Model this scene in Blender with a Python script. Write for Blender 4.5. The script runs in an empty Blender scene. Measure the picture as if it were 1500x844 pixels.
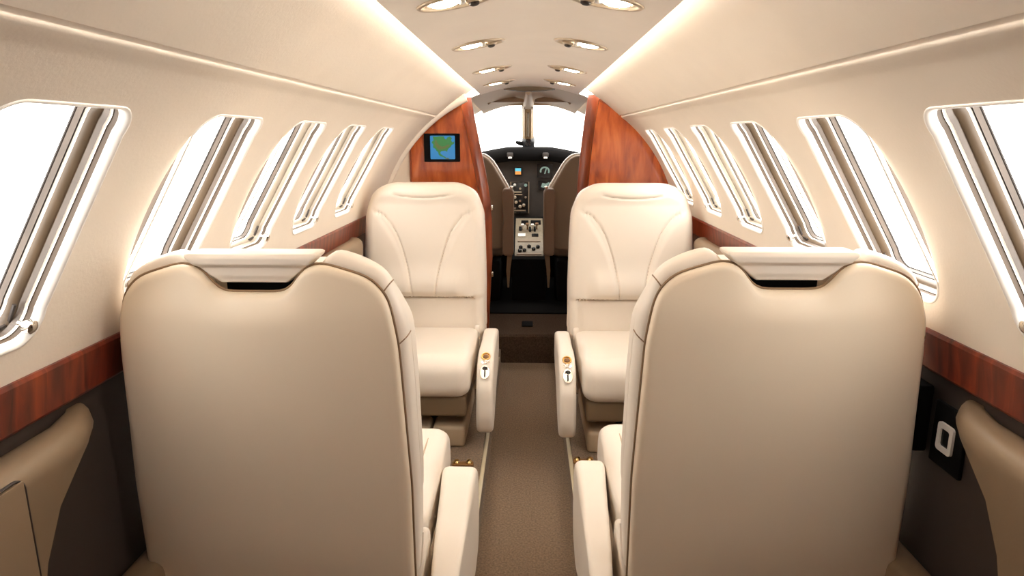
import bpy, bmesh, math, random
from mathutils import Vector, Matrix
from mathutils.geometry import delaunay_2d_cdt
random.seed(4)
S = bpy.context.scene
COL = S.collection
rad = math.radians

# ------------------------------------------------------------------ materials
def mat(name, col, rough=.5, spec=.5, metal=0., coat=0., noise=None, bump=None, emit=None, sheen=0.):
    """noise=(scale, amount, stretch xyz)  bump=(scale, strength, distance)"""
    m = bpy.data.materials.new(name); m.use_nodes = True
    nt = m.node_tree; b = nt.nodes['Principled BSDF']
    b.inputs['Base Color'].default_value = (*col, 1)
    b.inputs['Roughness'].default_value = rough
    b.inputs['Specular IOR Level'].default_value = spec
    b.inputs['Metallic'].default_value = metal
    b.inputs['Coat Weight'].default_value = coat
    b.inputs['Coat Roughness'].default_value = .08
    b.inputs['Sheen Weight'].default_value = sheen
    tc = nt.nodes.new('ShaderNodeTexCoord')
    if noise:
        mp = nt.nodes.new('ShaderNodeMapping'); mp.inputs['Scale'].default_value = noise[2] if len(noise) > 2 else (1, 1, 1)
        n = nt.nodes.new('ShaderNodeTexNoise'); n.inputs['Scale'].default_value = noise[0]; n.inputs['Detail'].default_value = 5
        r = nt.nodes.new('ShaderNodeValToRGB'); a = noise[1]
        r.color_ramp.elements[0].position = .3; r.color_ramp.elements[1].position = .7
        r.color_ramp.elements[0].color = (*[c * (1 - a) for c in col], 1)
        r.color_ramp.elements[1].color = (*[min(1, c * (1 + a)) for c in col], 1)
        nt.links.new(tc.outputs['Object'], mp.inputs[0]); nt.links.new(mp.outputs[0], n.inputs['Vector'])
        nt.links.new(n.outputs[0], r.inputs[0]); nt.links.new(r.outputs[0], b.inputs['Base Color'])
    if bump:
        n2 = nt.nodes.new('ShaderNodeTexNoise'); n2.inputs['Scale'].default_value = bump[0]; n2.inputs['Detail'].default_value = 3
        bp = nt.nodes.new('ShaderNodeBump'); bp.inputs['Strength'].default_value = bump[1]; bp.inputs['Distance'].default_value = bump[2]
        nt.links.new(tc.outputs['Object'], n2.inputs['Vector']); nt.links.new(n2.outputs[0], bp.inputs['Height'])
        nt.links.new(bp.outputs[0], b.inputs['Normal'])
    if emit:
        b.inputs['Emission Color'].default_value = (*emit[0], 1); b.inputs['Emission Strength'].default_value = emit[1]
    return m

def wood_mat(name, dark, mid, light, scale, stretch, rough=.22, coat=.6):
    m = bpy.data.materials.new(name); m.use_nodes = True
    nt = m.node_tree; b = nt.nodes['Principled BSDF']; N = nt.nodes.new; L = nt.links.new
    tc = N('ShaderNodeTexCoord'); mp = N('ShaderNodeMapping'); mp.inputs['Scale'].default_value = stretch
    L(tc.outputs['Object'], mp.inputs[0])
    n = N('ShaderNodeTexNoise'); n.inputs['Scale'].default_value = scale; n.inputs['Detail'].default_value = 7; n.inputs['Distortion'].default_value = .6
    L(mp.outputs[0], n.inputs['Vector'])
    r = N('ShaderNodeValToRGB'); e = r.color_ramp.elements
    e[0].position = .28; e[0].color = (*dark, 1); e[1].position = .78; e[1].color = (*light, 1)
    k = e.new(.52); k.color = (*mid, 1)
    L(n.outputs[0], r.inputs[0]); L(r.outputs[0], b.inputs['Base Color'])
    b.inputs['Roughness'].default_value = rough; b.inputs['Coat Weight'].default_value = coat; b.inputs['Coat Roughness'].default_value = .06
    return m

def glass_mat():
    m = bpy.data.materials.new('window_glass'); m.use_nodes = True
    nt = m.node_tree; nt.nodes.clear(); N = nt.nodes.new; L = nt.links.new
    o = N('ShaderNodeOutputMaterial'); mx = N('ShaderNodeMixShader'); t = N('ShaderNodeBsdfTransparent'); g = N('ShaderNodeBsdfGlossy')
    t.inputs[0].default_value = (.97, .97, .96, 1); g.inputs['Roughness'].default_value = .02
    mx.inputs[0].default_value = .02
    L(t.outputs[0], mx.inputs[1]); L(g.outputs[0], mx.inputs[2]); L(mx.outputs[0], o.inputs[0])
    return m

def emis(name, col, st):
    return mat(name, (.02, .02, .02), .4, emit=(col, st))

M = dict(
    leather=mat('cream_leather', (.785, .71, .62), .42, .4, noise=(3, .03), bump=(260, .10, .0006)),
    shell=mat('cream_shell_leather', (.83, .715, .56), .40, .4, noise=(2.5, .03), bump=(260, .10, .0006)),
    seam=mat('brown_stitch', (.25, .16, .09), .7),
    liner=mat('headliner_fabric', (.80, .715, .61), .78, .2, noise=(9, .018), bump=(160, .25, .0012)),
    ceil=mat('ceiling_fabric', (.87, .80, .715), .7, .25, noise=(7, .02), bump=(220, .12, .0008)),
    lip=mat('white_window_lip', (.93, .90, .85), .3, .5),
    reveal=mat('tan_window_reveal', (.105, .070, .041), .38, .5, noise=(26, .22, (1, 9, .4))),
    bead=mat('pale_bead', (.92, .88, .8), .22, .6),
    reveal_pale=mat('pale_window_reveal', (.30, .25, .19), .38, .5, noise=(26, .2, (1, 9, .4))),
    outer=mat('taupe_outer_frame', (.115, .085, .065), .4, .5, noise=(30, .25, (1, 8, .4))),
    gasket=mat('dark_gasket', (.035, .025, .02), .5),
    seal_gap=mat('brown_rubber_seal', (.10, .065, .04), .5),  # brown seal ring between the window lip and the first bead
    glass=glass_mat(),
    wood=wood_mat('mahogany_veneer', (.20, .033, .008), (.42, .083, .013), (.62, .165, .030), 7, (3.2, 1, .7), .25, .35),
    wood_dark=wood_mat('mahogany_edge', (.15, .028, .010), (.27, .055, .015), (.38, .09, .027), 9, (3, 1, .6), .32, .25),
    wood_rail=wood_mat('mahogany_rail', (.05, .010, .007), (.16, .026, .012), (.34, .062, .018), 14, (1, 2.6, .35), .34, .2),
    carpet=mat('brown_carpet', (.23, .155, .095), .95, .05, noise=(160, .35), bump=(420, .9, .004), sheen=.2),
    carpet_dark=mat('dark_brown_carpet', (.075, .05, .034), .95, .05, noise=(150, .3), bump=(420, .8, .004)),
    sill=mat('pale_sill_strip', (.55, .47, .32), .35, .5),
    panel=mat('tan_sidewall_panel', (.21, .145, .088), .42, .4, bump=(200, .08, .0006)),
    cover=mat('tan_seat_base_cover', (.50, .39, .27), .45),
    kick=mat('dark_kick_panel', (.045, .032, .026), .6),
    black=mat('matte_black', (.006, .0055, .0055), .8, .1),
    gloss_black=mat('gloss_black', (.012, .012, .013), .2),
    instr=mat('charcoal_instrument_panel', (.040, .033, .029), .6, noise=(30, .12)),
    taupe=mat('taupe_vinyl', (.30, .22, .15), .55, bump=(160, .12, .001)),
    taupe2=mat('brown_vinyl', (.24, .155, .10), .55),
    chrome=mat('polished_chrome', (.86, .83, .78), .12, metal=1.),
    brass=mat('polished_brass', (.85, .58, .25), .18, metal=1.),
    pale_seam=mat('tan_stitch', (.52, .40, .28), .7),
    brown=mat('amber_brown_plastic', (.22, .10, .03), .3),
    satin=mat('satin_champagne_bezel', (.58, .48, .36), .3, metal=.6),
    white=mat('white_plastic', (.88, .85, .8), .35),
    cockpit=mat('cockpit_headliner', (.62, .50, .37), .7, bump=(120, .2, .001)),
    visor=mat('smoked_sun_visor', (.36, .26, .17), .35),
    header=mat('header_shadow_brown', (.075, .05, .028), .7, .2),  # dark brown stands in for the shadow gap ahead of the ceiling
    post=mat('tan_window_post', (.50, .37, .22), .45),
    pedestal=mat('khaki_pedestal_plate', (.27, .22, .15), .5, noise=(60, .15)),
    lamp=emis('warm_lamp_lens', (1, .89, .74), 52),
    led=emis('cove_led', (1, .945, .87), 36),
    sea=emis('screen_blue', (.02, .27, .62), .55),
    land=emis('screen_green', (.03, .24, .05), .55),
    ridge=emis('screen_olive', (.13, .17, .04), .55),
    disp_sky=emis('display_cyan', (.12, .55, .70), .9),
    disp_gnd=emis('display_orange', (.80, .30, .06), .9),
    disp_grn=emis('display_pale_green', (.30, .42, .34), .5),
)

# ------------------------------------------------------------------ mesh helpers
class MB:
    def __init__(s): s.v = []; s.f = []
    def add(s, vs, fs):
        b = len(s.v); s.v += [tuple(v) for v in vs]; s.f += [tuple(i + b for i in f) for f in fs]; return s
    def grid_loop(s, rings, closed=True, cap0=False, cap1=False):
        n = len(rings[0]); vs = [p for r in rings for p in r]; fs = []
        for k in range(len(rings) - 1):
            for i in range(n if closed else n - 1):
                j = (i + 1) % n
                fs.append((k * n + i, k * n + j, (k + 1) * n + j, (k + 1) * n + i))
        if cap0: fs.append(tuple(range(n))[::-1])
        if cap1: fs.append(tuple((len(rings) - 1) * n + i for i in range(n)))
        return s.add(vs, fs)
    def rbox(s, c, size, r=.004, seg=2, rot=None):
        bm = bmesh.new(); bmesh.ops.create_cube(bm, size=1)
        for v in bm.verts: v.co = Vector((v.co.x * size[0], v.co.y * size[1], v.co.z * size[2]))
        if r > 0: bmesh.ops.bevel(bm, geom=list(bm.edges), offset=min(r, min(size) * .49), segments=seg, profile=.5, affect='EDGES')
        R = (rot if rot is not None else Matrix.Identity(3))
        bm.verts.index_update()
        s.add([R @ v.co + Vector(c) for v in bm.verts], [[v.index for v in f.verts] for f in bm.faces]); bm.free(); return s
    def tube(s, pts, r, seg=8, closed=False):
        pts = [Vector(p) for p in pts]; rings = []
        n = len(pts)
        rr = r if isinstance(r, (list, tuple)) else [r] * n
        up = None
        for i, p in enumerate(pts):
            a = pts[(i - 1) % n] if (closed or i > 0) else p; b = pts[(i + 1) % n] if (closed or i < n - 1) else p
            t = (b - a).normalized()
            if up is None: up = Vector((0, 0, 1)) if abs(t.z) < .9 else Vector((0, 1, 0))
            x = t.cross(up).normalized(); y = x.cross(t).normalized(); up = y
            rings.append([p + (x * math.cos(2 * math.pi * k / seg) + y * math.sin(2 * math.pi * k / seg)) * rr[i] for k in range(seg)])
        if closed: rings.append(rings[0]); return s.grid_loop(rings)
        return s.grid_loop(rings, cap0=True, cap1=True)
    def lathe(s, prof, c, axis=(0, 0, 1), seg=20, sx=1, sy=1, xdir=None):
        a = Vector(axis).normalized()
        x = Vector(xdir).normalized() if xdir else a.orthogonal().normalized()
        y = a.cross(x); c = Vector(c)
        rings = [[c + a * h + (x * math.cos(2 * math.pi * k / seg) * sx + y * math.sin(2 * math.pi * k / seg) * sy) * r for k in range(seg)] for r, h in prof]
        return s.grid_loop(rings, cap0=True, cap1=True)
    def build(s, name, m, parent=None, angle=35, shift=None, smooth=True):
        me = bpy.data.meshes.new(name)
        vs = s.v
        if shift is not None: vs = [tuple(Vector(v) - Vector(shift)) for v in vs]
        me.from_pydata(vs, [], s.f)
        bm = bmesh.new(); bm.from_mesh(me)
        bmesh.ops.remove_doubles(bm, verts=bm.verts, dist=1e-5)
        bmesh.ops.recalc_face_normals(bm, faces=bm.faces); bm.to_mesh(me); bm.free()
        me.update()
        if smooth:
            me.shade_smooth(); me.set_sharp_from_angle(angle=rad(angle))
        for x in (m if isinstance(m, (list, tuple)) else [m]): me.materials.append(x)
        o = bpy.data.objects.new(name, me); COL.objects.link(o)
        if parent: o.parent = parent
        return o

def tag(o, label=None, cat=None, group=None, kind=None):
    if label: o['label'] = label
    if cat: o['category'] = cat
    if group: o['group'] = group
    if kind: o['kind'] = kind
    return o
def empty(name, loc, label, cat, group=None, rotz=0.):
    o = bpy.data.objects.new(name, None); COL.objects.link(o); o.location = loc; o.rotation_euler.z = rotz
    o.empty_display_size = .05
    return tag(o, label, cat, group)
def struct(o, label=None):
    return tag(o, label, None, None, 'structure')

def rounded(poly, radii, n, smooth=0):
    """closed rounded polygon resampled to n points"""
    out = []; k = len(poly)
    for i in range(k):
        p0, p, p1 = Vector(poly[i - 1]), Vector(poly[i]), Vector(poly[(i + 1) % k]); r = radii[i] if isinstance(radii, (list, tuple)) else radii
        if r <= 0: out.append(p); continue
        a = (p0 - p); b = (p1 - p); la, lb = a.length, b.length; a.normalize(); b.normalize()
        ang = a.angle(b, math.pi)
        if abs(ang - math.pi) < .02: out.append(p); continue
        d = min(r / math.tan(ang / 2), la * .48, lb * .48)
        A, B = p + a * d, p + b * d
        for t in range(9):
            t /= 8; out.append(A * (1 - t) ** 2 + p * 2 * t * (1 - t) + B * t * t)
    # resample
    L = [0]
    for i in range(len(out)): L.append(L[-1] + (out[(i + 1) % len(out)] - out[i]).length)
    tot = L[-1]; res = []; j = 0
    for i in range(n):
        d = tot * i / n
        while L[j + 1] < d: j += 1
        t = (d - L[j]) / max(1e-9, L[j + 1] - L[j]); res.append(out[j].lerp(out[(j + 1) % len(out)], t))
    for _ in range(smooth):
        res = [res[i - 1] * .25 + res[i] * .5 + res[(i + 1) % n] * .25 for i in range(n)]
    return res

def pillow_rings(out, c, r, face, h=None, d=1, inner=14, wmap=None):
    """rings from the outline's edge inwards; face = w of the face, d = +-1 facing direction"""
    c = Vector(c); rings = []
    es = [r * (1 - math.cos(rad(a))) for a in (0, 18, 36, 54, 72, 90)]
    for e in es:
        ring = []
        for p in out:
            l = (p - c).length; q = p + (c - p) * (e / l)
            drop = r - math.sqrt(max(0, r * r - (r - e) ** 2))
            ring.append((q.x, q.y, face + d * ((h(q.x, q.y) if h else 0) - drop)))
        rings.append(ring)
    for k in range(1, inner + 1):
        t = k / inner
        ring = []
        for p in out:
            l = (p - c).length; q0 = p + (c - p) * (r / l); q = q0.lerp(c, min(t, .997))
            ring.append((q.x, q.y, face + d * (h(q.x, q.y) if h else 0)))
        rings.append(ring)
    return rings
def slab(mb, out, c, w0, w1, r0, r1, mapf, h0=None, h1=None, inner=10):
    """solid between w0 and w1 (w0<w1) with rounded rims on both faces"""
    a = pillow_rings(out, c, r0, w0, h0, -1, inner); b = pillow_rings(out, c, r1, w1, h1, 1, inner)
    rings = a[::-1] + b
    mb.grid_loop([[mapf(*p) for p in ring] for ring in rings], cap0=True, cap1=True)
    return mb

def smooth01(t): t = max(0, min(1, t)); return t * t * (3 - 2 * t)
def pl_dist(x, z, pl):
    best = 9
    for (ax, az), (bx, bz) in zip(pl, pl[1:]):
        dx, dz = bx - ax, bz - az; t = max(0, min(1, ((x - ax) * dx + (z - az) * dz) / (dx * dx + dz * dz)))
        d = math.hypot(x - ax - t * dx, z - az - t * dz); best = min(best, d)
    return best
def spline(pts, n=10):
    out = []; P = [Vector(p) for p in pts]; P = [P[0] * 2 - P[1]] + P + [P[-1] * 2 - P[-2]]
    for i in range(1, len(P) - 2):
        for k in range(n):
            t = k / n
            out.append(.5 * ((2 * P[i]) + (P[i + 1] - P[i - 1]) * t + (2 * P[i - 1] - 5 * P[i] + 4 * P[i + 1] - P[i + 2]) * t * t + (3 * P[i] - P[i - 1] - 3 * P[i + 1] + P[i + 2]) * t ** 3))
    out.append(P[-2]); return out

# ------------------------------------------------------------------ cabin shell
R, ZC = .735, .715
Y0, Y1 = -.3, 3.31
FZ = .08                     # raised floor beside the dropped aisle
def cyl(sg, y, s, d):
    if s < 0: return (sg * (R + d), y, ZC + s)
    t = s / R
    return (sg * (R + d) * math.cos(t), y, ZC + (R + d) * math.sin(t))
SG = R * rad(53.4)           # the seam between sidewall and headliner
SC = R * rad(71)
def wall_off(s):
    if s < SG - .03: return 0.
    pts = [(SG - .03, 0), (SG - .016, -.0012), (SG - .006, -.0012), (SG - .002, .001), (SG + .000, .005), (SG + .003, .005), (SG + .005, .0005), (SG + .04, .003), (SC - .06, .022), (SC, .038), (SC + .09, .055), (2, .055)]
    for (a, da), (b, db) in zip(pts, pts[1:]):
        if a <= s <= b: return da + (db - da) * (s - a) / (b - a)
    return .045
S0, S1 = R * rad(15.8), R * rad(45.6)
WIN_H = {-1: [.905, 1.345, 1.76, 2.18, 2.62], 1: [.938, 1.365, 1.80, 2.235, 2.665, 3.09]}
WW = .255
def roundrect(y0, y1, s0, s1, r, n=12):
    out = []
    for cx, cy, a0 in ((y1 - r, s1 - r, 0), (y0 + r, s1 - r, 90), (y0 + r, s0 + r, 180), (y1 - r, s0 + r, 270)):
        for k in range(n + 1):
            a = rad(a0 + 90 * k / n); out.append((cx + r * math.cos(a), cy + r * math.sin(a)))
    return out
def win_outline(y1, e): return roundrect(y1 - WW + e, y1 - e, S0 + e, S1 - e, .050 - e)
def in_rr(y, s, y1):
    r = .050; y0 = y1 - WW
    dx = max(y0 + r - y, 0, y - (y1 - r)); dy = max(S0 + r - s, 0, s - (S1 - r))
    return y0 < y < y1 and S0 < s < S1 and math.hypot(dx, dy) < r

def wall(sg, name, label):
    rows = [ZC * 0 - .0] ; rows = []
    s = .078
    while s < SG - .031: rows.append(s); s += .03
    rows += [SG - .03, SG - .022, SG - .016, SG - .010, SG - .006, SG - .003, SG - .001, SG + .001, SG + .003, SG + .005, SG + .007, SG + .02, SG + .04, SG + .08, SC - .09, SC - .06, SC - .03, SC, SC + .03, SC + .06, SC + .09]
    pts = []; edges = []
    for s in rows:
        b = len(pts); pts += [Vector((Y0, s)), Vector((Y1, s))]; edges.append((b, b + 1))
    for y1 in WIN_H[sg]:
        o = win_outline(y1, 0); b = len(pts); n = len(o)
        pts += [Vector(p) for p in o]; edges += [(b + i, b + (i + 1) % n) for i in range(n)]
    r = delaunay_2d_cdt(pts, edges, [], 0, 1e-6)
    vs, fs = r[0], r[2]
    keep = []
    for f in fs:
        c = (vs[f[0]] + vs[f[1]] + vs[f[2]]) / 3
        if any(in_rr(c.x, c.y, y1) for y1 in WIN_H[sg]): continue
        keep.append(f)
    mb = MB(); mb.add([cyl(sg, v.x, v.y, wall_off(v.y)) for v in vs], keep)
    return struct(mb.build(name, M['liner'], angle=40), label)
wall(-1, 'wall_left', 'cream padded cabin sidewall with five oval windows on the map screen side')
wall(1, 'wall_right', 'cream padded cabin sidewall with six oval windows opposite the map screen')

wn = 0
for sg in (-1, 1):
    for y1 in WIN_H[sg]:
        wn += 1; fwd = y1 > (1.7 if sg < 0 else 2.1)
        def band(e_d):
            mb = MB(); rings = [[cyl(sg, y, s, d) for y, s in win_outline(y1, e)] for e, d in e_d]
            return mb.grid_loop(rings)
        root = band([(0, 0), (.001, -.0015), (.004, -.0015), (.007, .001), (.009, .005), (.010, .011)]).build('window_%d' % wn, M['lip'], angle=60)
        struct(root)
        band([(.010, .011), (.009, .0112), (.0095, .018), (.011, .0185)]).build('gasket', M['seal_gap'], root)
        band([(.011, .0185), (.010, .0195), (.010, .0215), (.012, .0225)]).build('bead', M['bead'], root, angle=80)
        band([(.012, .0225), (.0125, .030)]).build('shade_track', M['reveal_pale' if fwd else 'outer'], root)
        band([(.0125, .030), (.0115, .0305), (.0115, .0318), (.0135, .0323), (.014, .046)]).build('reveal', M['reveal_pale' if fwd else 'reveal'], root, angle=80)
        band([(.014, .046), (.013, .047), (.013, .049), (.015, .050)]).build('bead', M['bead'], root, angle=80)
        band([(.015, .050), (.0145, .0503), (.0145, .0512), (.016, .0515)]).build('gasket', M['gasket'], root)
        band([(.016, .0515), (.017, .059)]).build('outer_frame', M['outer'], root)
        band([(.017, .059), (.0172, .0592), (.018, .0602), (.018, .062)]).build('gasket', M['gasket'], root)
        o = win_outline(y1, .0172); c = (y1 - WW / 2, (S0 + S1) / 2)
        mb = MB(); rings = [[cyl(sg, c[0] + (y - c[0]) * k, c[1] + (s - c[1]) * k, .061) for y, s in o] for k in (1, .75, .5, .25, .02)]
        mb.grid_loop(rings, cap1=True).build('pane', M['glass'], root)
        # pull knob of the sliding shade and its small stay, low on the forward jamb
        p = Vector(cyl(sg, y1 - .030, S0 + .030, .012)); nrm = Vector(cyl(sg, 0, S0 + .03, 1)) - Vector(cyl(sg, 0, S0 + .03, 0))
        MB().lathe([(.002, .004), (.004, .003), (.004, -.004), (.009, -.007), (.011, -.012), (.010, -.018), (.006, -.021), (.001, -.022)], p, nrm, 14).build('shade_knob', M['chrome'], root)
        mb = MB(); mb.tube([Vector(cyl(sg, y1 - .022, S0 + .05, .030)), Vector(cyl(sg, y1 - .022, S0 + .02, .034)), Vector(cyl(sg, y1 - .05, S0 + .016, .034))], .003, 6)
        mb.build('shade_stay', M['gasket'], root)

# ceiling panel with a hidden cove light along each edge
mb = MB(); prof = []
for k in range(33): a = rad(71 + 38 * k / 32); prof.append((R * math.cos(a), ZC + R * math.sin(a)))
e = [(prof[-1][0] - .002, prof[-1][1] + .006)]
for k in range(32, -1, -1): a = rad(71 + 38 * k / 32); e.append(((R + .012) * math.cos(a), ZC + (R + .012) * math.sin(a)))
prof = prof + e + [(prof[0][0] + .002, prof[0][1] + .006)]
mb.grid_loop([[(x, y, z) for x, z in prof] for y in (Y0, Y1 + .08)], cap0=True, cap1=True)
ceil = struct(mb.build('ceiling', M['ceil'], angle=30), 'arched cream ceiling panel with lit cove edges')
for sg in (-1, 1):
    mb = MB(); mb.tube([(sg * .218, .35, 1.457), (sg * .218, Y1 - .02, 1.457)], .006, 8)
    mb.build('light_strip', M['led'], ceil)
mb = MB()
pr = [(SC + .09, .055), (SC + .105, .02)]
for sg in (-1, 1):
    mb.grid_loop([[cyl(sg, y, s, d) for s, d in pr] for y in (Y0, Y1)], closed=False)
mb.build('cove_back', M['lip'], ceil)

# floor: dropped aisle, raised sides, sill strips; step up to the flight deck
AX = .148
mb = MB(); X = .745
prof = [(-X, FZ), (-AX - .004, FZ), (-AX, FZ - .004), (-AX, .004), (-AX + .004, 0), (AX - .004, 0), (AX, .004), (AX, FZ - .004), (AX + .004, FZ), (X, FZ)]
mb.grid_loop([[(x, y, z) for x, z in prof] for y in (Y0, -.1, .3, 1.1, 1.9, 2.7, 3.46)], closed=False)
floor = struct(mb.build('floor', M['carpet'], angle=30), 'brown carpeted cabin floor with dropped aisle')
for sg in (-1, 1):
    mb = MB(); mb.rbox((sg * (AX + .006), (Y0 + 3.3) / 2, FZ + .002), (.014, 3.3 - Y0, .008), .003, 2)
    mb.build('sill_strip', M['sill'], floor)
mb = MB()
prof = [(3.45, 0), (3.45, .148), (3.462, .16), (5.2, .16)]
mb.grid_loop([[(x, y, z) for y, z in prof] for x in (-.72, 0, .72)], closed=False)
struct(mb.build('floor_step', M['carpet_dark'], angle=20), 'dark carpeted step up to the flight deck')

# lower sidewalls
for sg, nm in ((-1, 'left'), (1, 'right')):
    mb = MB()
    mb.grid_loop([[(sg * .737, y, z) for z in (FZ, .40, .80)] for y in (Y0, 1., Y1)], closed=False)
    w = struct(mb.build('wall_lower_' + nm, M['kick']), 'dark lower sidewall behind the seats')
    # timber rail under the windows
    mb = MB()
    pr = [(R + .012, .872), (R * math.cos(rad(12.1)) - .004, .868), (.7125, .862), (.716, .840), (.7215, .808), (.722, .797), (.726, .792), (R + .012, .792)]
    mb.grid_loop([[(sg * x, y, z) for x, z in pr] for y in (Y0, .2, .8, 1.6, 2.4, 3.0 if sg < 0 else 3.29)], cap0=True, cap1=True)
    struct(mb.build('trim_%d' % (1 if sg < 0 else 2), M['wood_rail'], angle=25), 'glossy mahogany rail under the cabin windows')

def ledge(sg, yz, dz=0.):
    """moulded cream panel: rings over y with bottom zb(y) and inner face x(y)"""
    mb = MB(); rings = []
    for y, zb, x in yz:
        ring = [(.737, .765), (x + .04, .778), (x + .022, .7775), (x + .010, .773), (x + .003, .765), (x, .752)]
        z1 = max(zb, .08)
        ztop = .752
        for k in range(1, 5): ring.append((x + .004 * k / 4, ztop + (z1 - ztop) * k / 4 * .97))
        ring += [(x + .012, z1), (.737, z1)]
        rings.append([(sg * a, y, b + dz if b > .1 else b) for a, b in ring])
    mb.grid_loop(rings, cap0=True, cap1=True)
    return mb
for sg, nm, dy, tn in ((-1, 'left', 0, 3), (1, 'right', .05, 4)):
    yz = [(Y0, .08, .655), (.2, .08, .655), (.60 + dy, .08, .655), (.66 + dy, .10, .655), (.72 + dy, .37, .655), (.76 + dy, .53, .655), (.79 + dy, .625, .655), (.83 + dy, .69, .656), (.865 + dy, .715, .659),
          (.90 + dy, .734, .665), (.93 + dy, .741, .675), (.96 + dy, .745, .690), (.985 + dy, .747, .705), (1.005 + dy, .748, .722)]
    o = ledge(sg, yz).build('trim_%d' % tn, M['panel'], angle=40)
    struct(o, 'moulded tan side panel with rounded shelf beside the camera')
    if sg < 0:
        mb = MB(); mb.rbox((-.6545, .47, .43), (.006, .592, .676), .0028, 2)
        mb.build('hatch', M['panel'], o)
        mb = MB(); oo = roundrect(.47 - .299, .47 + .299, .43 - .341, .43 + .341, .018)
        mb.tube([(-.6555, y, z) for y, z in oo], .0022, 6, True); mb.build('hatch_gap', M['gasket'], o)
    d2 = .04 if sg > 0 else 0
    yz = [(1.30, .69, .720), (1.34, .68, .675), (1.40, .665, .662), (2.3, .665, .662), (2.58 + d2, .668, .662), (2.63 + d2, .675, .668), (2.66 + d2, .69, .682), (2.67 + d2, .70, .705)]
    o = ledge(sg, yz, .030).build('trim_%d' % (tn + 2), M['panel'], angle=40)
    struct(o, 'moulded tan side shelf with a rounded end beside the facing seat')
    mb = MB(); mb.rbox((sg * .70, 1.06 + dy, .26), (.066, .36, .36), .02, 3)
    lp = struct(mb.build('baseboard_' + nm, M['panel']), 'tan kick box low on the dark sidewall')

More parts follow.
